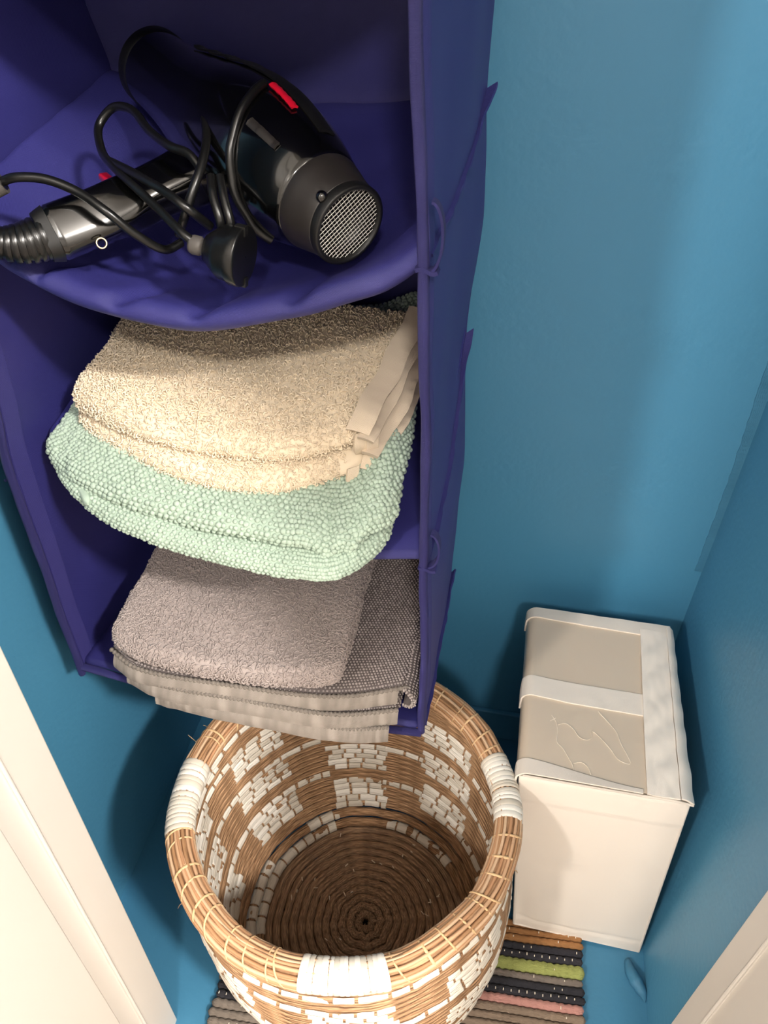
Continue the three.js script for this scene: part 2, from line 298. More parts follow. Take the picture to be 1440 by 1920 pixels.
obj('shelf', slab({ front: [[-0.334, 1.052, -0.394], [-0.27, 1.020, -0.388], [-0.2, 1.008, -0.385], [-0.13, 1.020, -0.388], [-0.067, 1.05, -0.392]], back: [[-0.33, 1.07, -0.588], [-0.046, 1.07, -0.588]], t: 0.008, e: 0.8, round: 0.004, lump: 0.001 }).geo, M.navy, org);
obj('top_panel', slab({ front: [[-0.334, 1.287, -0.392], [-0.2, 1.287, -0.39], [-0.07, 1.287, -0.392]], back: [[-0.33, 1.287, -0.588], [-0.05, 1.287, -0.588]], t: 0.012, e: 0.7, round: 0.01, lump: 0.0005 }).geo, M.navy, org);
for (const x of [-0.27, -0.13]) obj('hanging_strap', sheet(4, 60, (u, v) => { const a = lerp(-0.5, 1.5, clamp((v - 0.3) / 0.4)) * Math.PI; const w = x + (u - 0.5) * 0.03; if (v < 0.3) return V(w, lerp(1.29, 1.5, v / 0.3) , -0.49 + 0.0 + lerp(-0.02, -0.0142, v / 0.3)); if (v > 0.7) return V(w, lerp(1.5, 1.29, (v - 0.7) / 0.3), -0.49 + lerp(0.0142, 0.02, (v - 0.7) / 0.3)); const b = lerp(Math.PI, 0, (v - 0.3) / 0.4); return V(w, 1.5 + Math.sin(b) * 0.0142, -0.49 + Math.cos(b) * 0.0142); }, 0.0016), M.navyTrim, org);
// corded piping on the front and bottom edges, the flat binding beside it
const upEdge = (f, n, w, off) => { const a = []; for (let i = 0; i <= n; i++) { const y = lerp(yA, yB, i / n), p = f(y, w); a.push(p.add(off)); } return a; };
obj('piping', sweep(upEdge(sideR, 40, 0, V(-0.0002, 0, 0.001)), (t) => 0.0032 + 0.0006 * n3(t * 30, 1, 1), 300, 8), M.navyTrim, org);
obj('piping', sweep(upEdge(sideL, 40, 0, V(-0.001, 0, 0.001)), (t) => 0.0034 + 0.0006 * n3(t * 30, 4, 1), 300, 8), M.navyTrim, org);
obj('binding', sheet(4, 200, (u, v) => { const y = lerp(yA + 0.004, yB - 0.01, v), w = lerp(0.008, 0.075 + 0.012 * n3(y * 10, 3, 3), u), p = sideR(y, w); p.x += 0.0019 + 0.0006 * Math.sin(u * Math.PI) + 0.0008 * n3(y * 22, u, 1); return p; }, 0.0012, 0.02, H), M.navyTrim, org);
obj('binding', sheet(4, 200, (u, v) => { const y = lerp(yA + 0.004, yB - 0.01, v), p = sideL(y, lerp(0.01, 0.09, u)); p.x += 0.0016; return p; }, 0.0012, 0.02, H), M.navyTrim, org);
// sewn seams that stand out where each shelf meets the side panels
function seam(side, yf, yb, dip, sgn, flare) {
  const at = (w) => { const y = lerp(yf, yb, w) - dip * Math.sin(Math.PI * w * 0.9) ; return side(y, w); };
  return sheet(60, 4, (u, v) => { const p = at(lerp(0.02, 1.0, u)); const out = 0.0035 + flare * smooth(0.8, 1, u) + 0.0012 * n3(u * 14, 3, yf * 9); p.x += sgn * out * v; p.y += 0.004 * v * smooth(0.6, 1, u) + 0.0008 * n3(u * 20, v, yb); p.z -= 0.004 * v * smooth(0.8, 1, u); return p; }, 0.0018, 0.2, 0.006);
}
obj('seam', seam(sideR, 0.845, 0.889, 0.012, 1, 0.004), M.navyTrim, org);
obj('seam', seam(sideR, 0.628, 0.712, 0.028, 1, 0.003), M.navyTrim, org);
obj('seam', seam(sideR, 0.424, 0.426, 0.0, 1, 0.001), M.navyTrim, org);
obj('seam', seam(sideL, 0.848, 0.886, 0.01, -1, 0.003), M.navyTrim, org);
obj('seam', seam(sideL, 0.655, 0.715, 0.01, -1, 0.003), M.navyTrim, org);
obj('seam', sheet(60, 4, (u, v) => { const p = sideL(0.655, 0.0); return V(p.x - 0.009 * v * (1 - u * 0.8), p.y + 0.0 - 0.004 * v, p.z - u * 0.05); }, 0.0018), M.navyTrim, org);
obj('piping', sweep([V(-0.358, 0.430, -0.396), V(-0.28, 0.4235, -0.3915), V(-0.2, 0.420, -0.390), V(-0.11, 0.4195, -0.390), V(-0.038, 0.421, -0.393)], () => 0.0036, 60, 8), M.navyTrim, org);
// small sewn loops at the front corners of the shelves
for (const [y, r] of [[0.845, 0.012], [0.63, 0.010]]) {
  const x = FR(y);
  obj('corner_loop', sheet(30, 3, (u, v) => { const a = lerp(-0.5, 0.5, u) * Math.PI; return V(x + 0.003 + 0.0065 * Math.cos(a), y + 0.011 + r * Math.sin(a) * 1.5, ORG.zf + 0.003 - v * 0.007); }, 0.0014), M.navyTrim, org);
  obj('corner_loop', sheet(12, 3, (u, v) => V(lerp(x - 0.004, x + 0.008, u), y - 0.006 + 0.001 * Math.sin(u * 6), ORG.zf + 0.004 - v * 0.008), 0.0022), M.navyTrim, org);
}

// ------------------------------------------------------------------ hair dryer lying on the upper shelf
{
  const A = V(-0.2632, 0.8987, -0.545), B = V(-0.0956, 0.8527, -0.405), ax = B.clone().sub(A).normalize(), L = A.distanceTo(B);
  const t = thing('hair_dryer', 'black hair dryer with its cord wrapped around it lying on the upper organizer shelf', 'hair dryer', [-0.19, 0.83, -0.45]);
  const e1 = V(0, 1, 0).addScaledVector(ax, -ax.y).normalize(), e2 = ax.clone().cross(e1);
  const Mx = new THREE.Matrix4().makeBasis(e2, ax, e1).setPosition(A);      // local y runs from the intake to the nozzle, local z points up
  const lathe = (pts, n = 56) => { const g = new THREE.LatheGeometry(pts.map(([r, y]) => new THREE.Vector2(r, y)), n); g.applyMatrix4(Mx); return g; };
  const loc = (g) => g.applyMatrix4(Mx);
  const prof = curve([[0.0242, 0.012, 0], [0.0252, 0.03, 0], [0.0280, 0.055, 0], [0.0335, 0.085, 0], [0.0385, 0.112, 0], [0.0400, 0.14, 0], [0.0372, 0.163, 0], [0.0318, 0.184, 0], [0.0278, 0.195, 0]]).getPoints(40).map((p) => [p.x, p.y]);
  const rAt = (y) => { for (const [r, q] of prof) if (q >= y) return r; return prof[prof.length - 1][0]; };
  obj('body', lathe([...prof, [0.0268, 0.1962], [0.025, 0.1965]], 72), M.glossBlack, t);
  const rear = [[0.0005, -0.004], [0.010, -0.0035]]; for (let i = 0; i < 3; i++) { const r = 0.0125 + i * 0.003; rear.push([r, -0.003], [r + 0.0006, 0.0005], [r + 0.0018, 0.0005], [r + 0.0024, -0.0025]); } rear.push([0.0225, 0.0], [0.0248, 0.004], [0.0250, 0.011], [0.0242, 0.0125]);
  obj('intake_grille', lathe(rear, 56), M.satinBlack, t);
  obj('nozzle', lathe([[0.0270, 0.193], [0.0272, 0.1965], [0.0262, 0.201], [0.0240, 0.2095], [0.0226, 0.2165], [0.0216, 0.2172], [0.0206, 0.2172]], 64), M.nozzle, t);
  obj('nozzle_rim', lathe([[0.0214, 0.2155], [0.0227, 0.218], [0.0226, 0.2225], [0.0212, L], [0.0198, L - 0.0006], [0.0192, L - 0.004], [0.0192, L - 0.016], [0.0005, L - 0.017]], 64), M.satinBlack, t);
  const wires = []; const R0 = 0.0194, pitch = 0.0023;
  for (let i = -11; i <= 11; i++) { const d = i * pitch, h = Math.sqrt(Math.max(0, R0 * R0 - d * d)); if (h < 0.002) continue;
    for (const k of [0, 1]) { const g = new THREE.CylinderGeometry(0.00025, 0.00025, 2 * h, 5); const c = 0.61; g.rotateZ(Math.PI / 2); g.translate(0, 0, d); g.rotateY(k ? c + Math.PI / 2 : c); g.translate(0, L - 0.0022 - k * 0.0004, 0); wires.push(loc(g)); } }
  obj('outlet_grille', wires, M.mesh, t);
  const onBody = (y, a, lift = 0) => { const r = (y > 0.195 ? lerp(0.0272, 0.0226, (y - 0.195) / 0.021) : rAt(y)) + lift; return V(r * Math.sin(a), y, r * Math.cos(a)).applyMatrix4(Mx); };
  const kb = new THREE.SphereGeometry(0.0032, 16, 12); kb.translate(...onBody(0.2165, DRY.knob, 0.0006).toArray()); obj('knob', kb, M.glossBlack, t);
  // raised spine along the top with a red inset, and a flush window line
  const ribbon = (y0, y1, a, w, lift, n = 30) => sheet(n, 4, (u, v) => onBody(lerp(y0, y1, u), a + (v - 0.5) * w, lift + 0.0006 * Math.sin(v * Math.PI)), 0.0012);
  obj('spine', ribbon(0.05, 0.182, DRY.spine, 0.34, 0.0008), M.satinBlack, t);
  obj('red_accent', ribbon(0.143, 0.165, DRY.red, 0.11, 0.0018, 12), M.red, t, 'small red stripe on the body');
  obj('side_slot', ribbon(0.158, 0.180, DRY.slot, 0.12, 0.0009, 12), M.nozzle, t);
  // handle with flat faces
  const hp = [[-0.176, 0.868, -0.476], [-0.1975, 0.861, -0.452], [-0.2171, 0.8549, -0.4335], [-0.2400, 0.8476, -0.4100], [-0.2640, 0.8414, -0.3865]];
  const pf = (a, k) => { const [x, y] = superProf(0.82, 1, 0.6)(a), q = lerp(0.65, 0, smooth(0.5, 0.78, k)); return [x * Math.cos(q) - y * Math.sin(q), x * Math.sin(q) + y * Math.cos(q)]; };
  obj('handle', sweep(hp, (k) => lerp(0.0205, 0.0150, smooth(0, 0.55, k)) * (k > 0.985 ? 0.93 : 1), 70, 40, { prof: pf, up: V(0.45, 0.53, 0.71).normalize() }), M.glossBlack, t);
  obj('handle_collar', sweep([V(-0.2625, 0.8418, -0.3880), V(-0.2650, 0.8412, -0.3857), V(-0.2672, 0.8406, -0.3836)], (k) => 0.0152 - 0.002 * k, 6, 40, { prof: superProf(0.82, 1, 0.6), up: V(0.45, 0.53, 0.71).normalize() }), M.satinBlack, t);
  const sw = new RoundedBoxGeometry(0.016, 0.004, 0.006, 3, 0.0015); sw.rotateY(-0.8); sw.translate(-0.2445, 0.8612, -0.4265); obj('switch', sw, M.red, t, 'red switch on the upper side of the handle');
  { const r = new THREE.TorusGeometry(0.0027, 0.00055, 10, 28); r.lookAt(V(0.6, 0.45, 0.68)); r.translate(DRY.ring[0], DRY.ring[1], DRY.ring[2]); obj('ring', r, M.gold, t, 'small pale metal ring'); }
  // ribbed strain relief that bends round, then the cord
  const rel = curve([[-0.2655, 0.841, -0.385], [-0.2745, 0.8395, -0.378], [-0.2857, 0.8409, -0.372], [-0.2930, 0.8483, -0.3700], [-0.2942, 0.8575, -0.3720], [-0.2873, 0.8665, -0.3760], [-0.2789, 0.8708, -0.3800]]);
  const rr = (k) => lerp(0.0125, 0.0048, smooth(0, 0.75, k));
  const sr = obj('strain_relief', sweep(rel, (k) => rr(k) * 0.86, 60, 20), M.rubber, t);
  for (let i = 0; i < 15; i++) { const k = 0.02 + i * 0.055; const p = rel.getPointAt(k), T = rel.getTangentAt(k); obj('rib', sweep([p.clone().addScaledVector(T, -0.0016), p, p.clone().addScaledVector(T, 0.0016)], (q) => rr(k) * (1 - 0.06 * Math.abs(q - 0.5)), 4, 20), M.rubber, sr); }
  const p1 = rel.getPointAt(0.9), p2 = rel.getPointAt(1); obj('sleeve', sweep([p1, p1.clone().lerp(p2, 0.5), p2], () => 0.0058, 6, 18), M.greyRubber, sr);
  const cr = () => 0.0025, cord = (pts, n = 90) => sweep(pts, cr, n, 10);
  obj('cord', cord([[-0.2788, 0.8713, -0.3800], [-0.2725, 0.8733, -0.3810], [-0.2581, 0.8726, -0.3850], [-0.2423, 0.8670, -0.3870], [-0.2252, 0.8577, -0.3850], [-0.2135, 0.8445, -0.3900], [-0.2026, 0.8333, -0.4000], [-0.1970, 0.8341, -0.4100]]), M.rubber, t);
  obj('cord', cord([[-0.1745, 0.8430, -0.3850], [-0.1827, 0.8487, -0.3850], [-0.1992, 0.8569, -0.3950], [-0.2161, 0.8648, -0.4050], [-0.2349, 0.8698, -0.4200], [-0.2521, 0.8735, -0.4400], [-0.2588, 0.8826, -0.4550], [-0.2504, 0.8914, -0.4600], [-0.2368, 0.8923, -0.4550], [-0.2199, 0.8853, -0.4400], [-0.2014, 0.8817, -0.4250], [-0.1888, 0.8796, -0.4200], [-0.1790, 0.8705, -0.4150]], 140), M.rubber, t);
  obj('cord', cord([[-0.2444, 0.8708, -0.4300], [-0.2187, 0.8708, -0.4100], [-0.1943, 0.8670, -0.3950], [-0.1812, 0.8612, -0.3900], [-0.1734, 0.8485, -0.4000]]), M.rubber, t);
  obj('cord', cord([[-0.1902, 0.8970, -0.4500], [-0.1798, 0.8870, -0.4250], [-0.1782, 0.8774, -0.4100], [-0.1805, 0.8678, -0.4000], [-0.1860, 0.8536, -0.3950], [-0.1930, 0.8426, -0.4000]]), M.rubber, t);
  { const pts = []; for (let i = 0; i <= 14; i++) { const k = i / 14; pts.push(onBody(lerp(DRY.wrap[0], DRY.wrap[1], k), lerp(DRY.wrap[2], DRY.wrap[3], k), 0.0016)); } obj('cord', cord(pts), M.rubber, t); }
  obj('cord', cord([[-0.1738, 0.8722, -0.4100], [-0.1696, 0.8644, -0.4000], [-0.1654, 0.8551, -0.3950], [-0.165, 0.845, -0.396]], 30), M.rubber, t);
  obj('cord', cord([[-0.1690, 0.8722, -0.4110], [-0.1640, 0.8634, -0.4010], [-0.1600, 0.8531, -0.3960], [-0.161, 0.843, -0.397]], 30), M.rubber, t);
  // two-pin plug
  const pa = V(-0.1765, 0.8432, -0.3855), pd = V(0.93, -0.10, 0.10).normalize();
  const pm = new THREE.Matrix4().makeBasis(V(0, 1, 0).cross(pd).normalize(), pd, pd.clone().cross(V(0, 1, 0).cross(pd).normalize()).multiplyScalar(-1).normalize());
  const pz = V(0, 1, 0).addScaledVector(pd, -pd.y).normalize(), px = pd.clone().cross(pz); pm.makeBasis(px, pd, pz).setPosition(pa);
  const pl = (pts) => { const g = new THREE.LatheGeometry(pts.map(([r, y]) => new THREE.Vector2(r, y)), 40); g.applyMatrix4(pm); return g; };
  const plug = obj('plug', pl([[0.0005, 0.006], [0.0075, 0.0065], [0.0095, 0.009], [0.0125, 0.013], [0.0145, 0.016], [0.0148, 0.021], [0.0162, 0.0225], [0.0162, 0.027], [0.0155, 0.0284], [0.0005, 0.0284]]), M.rubber, t, 'rubber mains plug at the end of the cord');
  obj('plug_sleeve', pl([[0.0004, -0.004], [0.0046, -0.0035], [0.0052, -0.002], [0.0052, 0.002], [0.0044, 0.003], [0.0044, 0.0045], [0.0058, 0.0055], [0.0062, 0.008], [0.0005, 0.0085]]), M.greyRubber, plug);
  for (const q of [-1, 1]) { const g = new THREE.BoxGeometry(0.0035, 0.006, 0.005); g.translate(0, 0.0262, q * 0.0142); g.applyMatrix4(pm); obj('contact_notch', g, M.satinBlack, plug); }
}

// ------------------------------------------------------------------ towels
const loopGeo = (() => { const g = new THREE.TorusGeometry(1, 0.42, 4, 6, Math.PI); g.translate(0, -0.1, 0); return g; })();
const shagGeo = (() => { const g = new THREE.TorusGeometry(1, 0.34, 4, 6, Math.PI * 0.9); g.scale(0.8, 1.3, 0.8); return g; })();
const knobGeo = (() => { const g = new THREE.SphereGeometry(1, 8, 6); g.scale(1, 0.8, 1); return g; })();
const towel = (name, label, at) => thing(name, label, 'towel', at, 'folded towels in the organizer');
// cream towel, two rounded folds towards the front and stacked hems on the right
{
  const R = rng(21), t = towel('bath_towel', 'cream shaggy terry towel folded on top of the green towel', [-0.21, 0.68, -0.48]);
  const upper = slab({ front: [[-0.314, 0.698, -0.434], [-0.27, 0.694, -0.417], [-0.20, 0.692, -0.406], [-0.145, 0.694, -0.408], [-0.090, 0.699, -0.432]], back: [[-0.304, 0.730, -0.540], [-0.2, 0.734, -0.545], [-0.062, 0.742, -0.540]], t: 0.020, e: 1, nu: 110, nr: 100, round: 0.035, lump: 0.0025, seed: 3, taper: (w, u) => (1 - 0.45 * smooth(0.80, 1, u)) * lerp(0.6, 1, smooth(-1, 0.6, w)) });
  const lower = slab({ front: [[-0.314, 0.680, -0.434], [-0.265, 0.674, -0.410], [-0.20, 0.671, -0.394], [-0.15, 0.672, -0.396], [-0.096, 0.677, -0.422]], back: [[-0.304, 0.719, -0.538], [-0.2, 0.721, -0.543], [-0.066, 0.729, -0.538]], t: 0.018, e: 1, nu: 110, nr: 100, round: 0.035, lump: 0.0025, seed: 7, taper: (w, u) => (1 - 0.45 * smooth(0.80, 1, u)) * lerp(0.6, 1, smooth(-1, 0.6, w)) });
  obj('upper_fold', upper.geo, M.cream, t); obj('lower_fold', lower.geo, M.cream, t);
  const keepU = (u, s, p, n) => u < 0.962 && n.y > -0.75 && p.z > -0.60 && !(n.z < -0.6);
  pile('pile', spread(upper.f, 0.0023, keepU, R, 0.9), shagGeo, M.cream, t, 0.0016, R, { tilt: 0.85, tone: 0.07 });
  pile('pile', spread(lower.f, 0.0023, (u, s, p, n) => u < 0.945 && (n.y < 0.7 || p.z > -0.45) && n.y > -0.8 && n.z > -0.3, R, 0.9), shagGeo, M.cream, t, 0.0016, R, { tilt: 0.85, tone: 0.07 });
  // hems: thin layers that stick out on the right, wavy at the front corner
  const hems = [[0.0105, -0.014, 0.002], [0.003, -0.006, 0.005], [-0.006, -0.004, 0.007], [-0.015, -0.004, 0.009]];   // drop, inner and outer reach from the right edge
  hems.forEach(([dy, x1, x2], i) => obj('hem', sheet(80, 4, (u, v) => {
    const q = u, z = lerp(-0.424 + 0.003 * (i % 2), -0.532, q), x0 = lerp(-0.092, -0.067, q), wave = 0.004 * Math.sin(q * 10 + i * 1.7) * (1 - q) * (1 - q);
    return V(x0 + lerp(x1, x2 + (i > 1 ? 0.006 * gauss(q - 0.4, 0.25) : 0), v) + 0.0008 * Math.sin(q * 17 + i), lerp(0.698, 0.740, q) + dy + wave - 0.003 * v * v + 0.0002 * Math.sin(q * 70) * v, z);
  }, 0.0022, 0.15, 0.012), M.creamHem, t));
  for (const [x, y, z, h] of [[-0.0965, 0.6965, -0.4225, 0.0125], [-0.089, 0.6945, -0.427, 0.0125], [-0.100, 0.6745, -0.4125, 0.011]])
    obj('hem', sheet(4, 12, (u, v) => V(x + 0.007 * (u - 0.5) , y + h * (v - 0.5) * 1.3, z - 0.006 * u + 0.004 * Math.sin(v * Math.PI) - 0.003), 0.0022, 0.01, 0.012), M.creamHem, t);
}
// green towel with a popcorn weave, drooping over the front of the shelf
{
  const R = rng(22), t = towel('bath_towel', 'pale green bobbly bath towel folded under the cream towel', [-0.21, 0.64, -0.46]);
  const top = slab({ front: [[-0.336, 0.667, -0.414], [-0.30, 0.662, -0.392], [-0.25, 0.655, -0.377], [-0.19, 0.652, -0.371], [-0.135, 0.650, -0.369], [-0.10, 0.651, -0.371], [-0.066, 0.659, -0.390]], back: [[-0.318, 0.70, -0.572], [-0.2, 0.710, -0.580], [-0.066, 0.730, -0.580]], t: 0.017, e: 1, nu: 110, nr: 100, round: 0.05, lump: 0.003, seed: 13,
    bend: (u, w, s) => -0.009 * gauss(u - 0.79, 0.035) * smooth(0.6, 1, w) - 0.006 * gauss(u - 0.88, 0.025) * smooth(0.7, 1, w) + 0.006 * gauss(u - 0.93, 0.05) - 0.004 * gauss(u - 0.08, 0.05) * smooth(0.6, 1, w) });
  const low = slab({ front: [[-0.330, 0.655, -0.408], [-0.29, 0.646, -0.381], [-0.24, 0.637, -0.366], [-0.18, 0.632, -0.360], [-0.13, 0.630, -0.358], [-0.10, 0.632, -0.362], [-0.071, 0.643, -0.388]], back: [[-0.318, 0.69, -0.55], [-0.2, 0.692, -0.56], [-0.07, 0.705, -0.56]], t: 0.016, e: 1, nu: 110, nr: 100, round: 0.05, lump: 0.003, seed: 17 });
  obj('upper_fold', top.geo, M.green, t); obj('lower_fold', low.geo, M.green, t);
  obj('hem_end', sweep([V(-0.301, 0.651, -0.400), V(-0.297, 0.651, -0.392), V(-0.290, 0.650, -0.384), V(-0.286, 0.650, -0.379)], (k) => 0.0050 * Math.sqrt(Math.max(0.05, 1 - (2 * k - 1) ** 4)), 16, 14, { prof: superProf(1, 0.7, 0.8) }), M.green, t);
  pile('bobbles', spread(top.f, 0.0036, (u, s, p, n) => n.y > -0.75 && n.z > -0.7, R, 0.35), knobGeo, M.green, t, 0.00195, R, { tilt: 0.35, tone: 0.06, lift: 0.0004 });
  pile('bobbles', spread(low.f, 0.0030, (u, s, p, n) => (n.y < 0.75 || p.z > -0.405) && n.z > -0.4, R, 0.4), knobGeo, M.green, t, 0.0016, R, { tilt: 0.35, tone: 0.06, lift: 0.0003 });
}
// small mauve towel
{
  const R = rng(23), t = towel('hand_towel', 'small mauve grey terry towel lying on the waffle towel', [-0.21, 0.48, -0.45]);
  const a = slab({ front: [[-0.310, 0.490, -0.385], [-0.28, 0.485, -0.377], [-0.2, 0.482, -0.374], [-0.13, 0.483, -0.382], [-0.107, 0.487, -0.392]], back: [[-0.318, 0.49, -0.545], [-0.2, 0.495, -0.55], [-0.108, 0.492, -0.55]], t: 0.026, e: 0.6, nu: 100, nr: 100, round: 0.05, lump: 0.0025, seed: 31 });
  obj('fold', a.geo, M.mauve, t);
  pile('pile', spread(a.f, 0.0022, (u, s, p, n) => n.y > -0.6 && n.z > -0.6, R, 0.85), loopGeo, M.mauve, t, 0.0014, R, { tilt: 0.6, tone: 0.07 });
}
// waffle towel with flat hems folded towards the front
{
  const R = rng(24), t = towel('waffle_towel', 'grey brown waffle towel with flat hems folded lowest on the bottom shelf', [-0.19, 0.44, -0.44]);
  const layers = [
    { front: [[-0.318, 0.463, -0.396], [-0.29, 0.459, -0.384], [-0.2, 0.458, -0.383], [-0.11, 0.460, -0.388], [-0.052, 0.467, -0.404]], back: [[-0.322, 0.468, -0.55], [-0.2, 0.468, -0.56], [-0.052, 0.472, -0.56]], t: 0.013 },
    { front: [[-0.300, 0.4515, -0.387], [-0.27, 0.4495, -0.378], [-0.2, 0.4485, -0.377], [-0.11, 0.4475, -0.379], [-0.058, 0.4500, -0.392]], back: [[-0.31, 0.455, -0.55], [-0.2, 0.455, -0.55], [-0.054, 0.458, -0.55]], t: 0.012 },
    { front: [[-0.272, 0.440, -0.378], [-0.24, 0.439, -0.375], [-0.17, 0.438, -0.373], [-0.10, 0.4355, -0.375], [-0.064, 0.4375, -0.382]], back: [[-0.30, 0.442, -0.55], [-0.2, 0.440, -0.55], [-0.06, 0.444, -0.55]], t: 0.012 },
  ];
  layers.forEach((q, i) => {
    const s = slab({ ...q, e: 0.5, nu: 90, nr: 100, round: 0.03, lump: 0.0015, seed: 40 + i });
    obj('layer', s.geo, M.waffle, t);
    if (i === 0) pile('waffle_knots', spread(s.f, 0.0029, (u, v, p, n) => n.y > -0.3 && n.z > -0.5 && p.y > 0.458, R, 0.12), knobGeo, M.waffleDot, t, 0.00098, R, { tilt: 0.2, tone: 0.1, lift: 0.0003 });
    else pile('waffle_knots', spread(s.f, 0.0026, (u, v, p, n) => u > 0.3 && n.y > 0.1 && n.z > -0.2 && p.z > -0.42, R, 0.3), knobGeo, M.waffleDot, t, 0.0009, R, { tilt: 0.3, tone: 0.1, lift: 0.0003 });
  });
  // hems: smooth woven bands standing on the front of each layer
  const F = layers.map((q) => curve(q.front));
  const band = (k, u0, u1, y0, y1, o0, o1) => obj('hem_band', sheet(90, 6, (u, v) => { const p = F[k].getPoint(lerp(u0, u1, u)); p.z += lerp(o0, o1, v) + 0.0015 * Math.sin(v * Math.PI) + 0.0008 * n3(u * 12, v, k); p.y += lerp(y0, y1, v) + 0.001 * n3(u * 7, 2, k); return p; }, 0.0024, 0.27, 0.013), M.waffleHem, t);
  band(0, 0.045, 0.965, -0.0070, 0.0038, 0.0085, 0.003); band(1, 0.0, 1, -0.0070, 0.0038, 0.0085, 0.003); band(2, 0.0, 1, -0.0085, 0.0050, 0.0075, 0.003);
  F.forEach((c, k) => { const pts = []; for (let i = 0; i <= 60; i++) { const p = c.getPoint(i / 60); p.y += 0.0045; p.z += 0.0032; pts.push(p); } obj('edge_cord', sweep(pts, (q) => 0.0019 + 0.0006 * Math.sin(q * 420), 240, 8), M.waffleHem, t); });
  // the top layer rolls over on the right
  const roll = (u, v) => { const a = lerp(0.5, -0.5, u) * Math.PI, z = lerp(-0.398, -0.54, v); return V(-0.0555 + 0.0095 * Math.cos(a) + 0.001 * n3(v * 8, u, 2), 0.4605 + 0.0098 * Math.sin(a), z + 0.004 * Math.cos(a)); };
  obj('side_roll', sheet(24, 50, roll, 0.004, 0.03, 0.14), M.waffle, t);
  const rp = []; for (let i = 0; i < 11; i++) for (let k = 0; k < 50; k++) { const u = (i + 0.5) / 11, v = (k + 0.5 * (i % 2)) / 50, p = roll(u, v), a = lerp(0.5, -0.5, u) * Math.PI, n = V(Math.cos(a), Math.sin(a), 0); rp.push({ p: p.addScaledVector(n, 0.002), n }); }
  for (let i = 0; i < 12; i++) { const p = roll(i / 11, 0), a = lerp(0.5, -0.5, i / 11) * Math.PI; for (const k of [-0.001, 0.001]) rp.push({ p: p.clone().add(V(Math.cos(a) * k, Math.sin(a) * k, 0.0006)), n: V(0, 0, 1) }); }
  pile('waffle_knots', rp, knobGeo, M.waffleDot, t, 0.00098, R, { tilt: 0.2, tone: 0.1 });
}

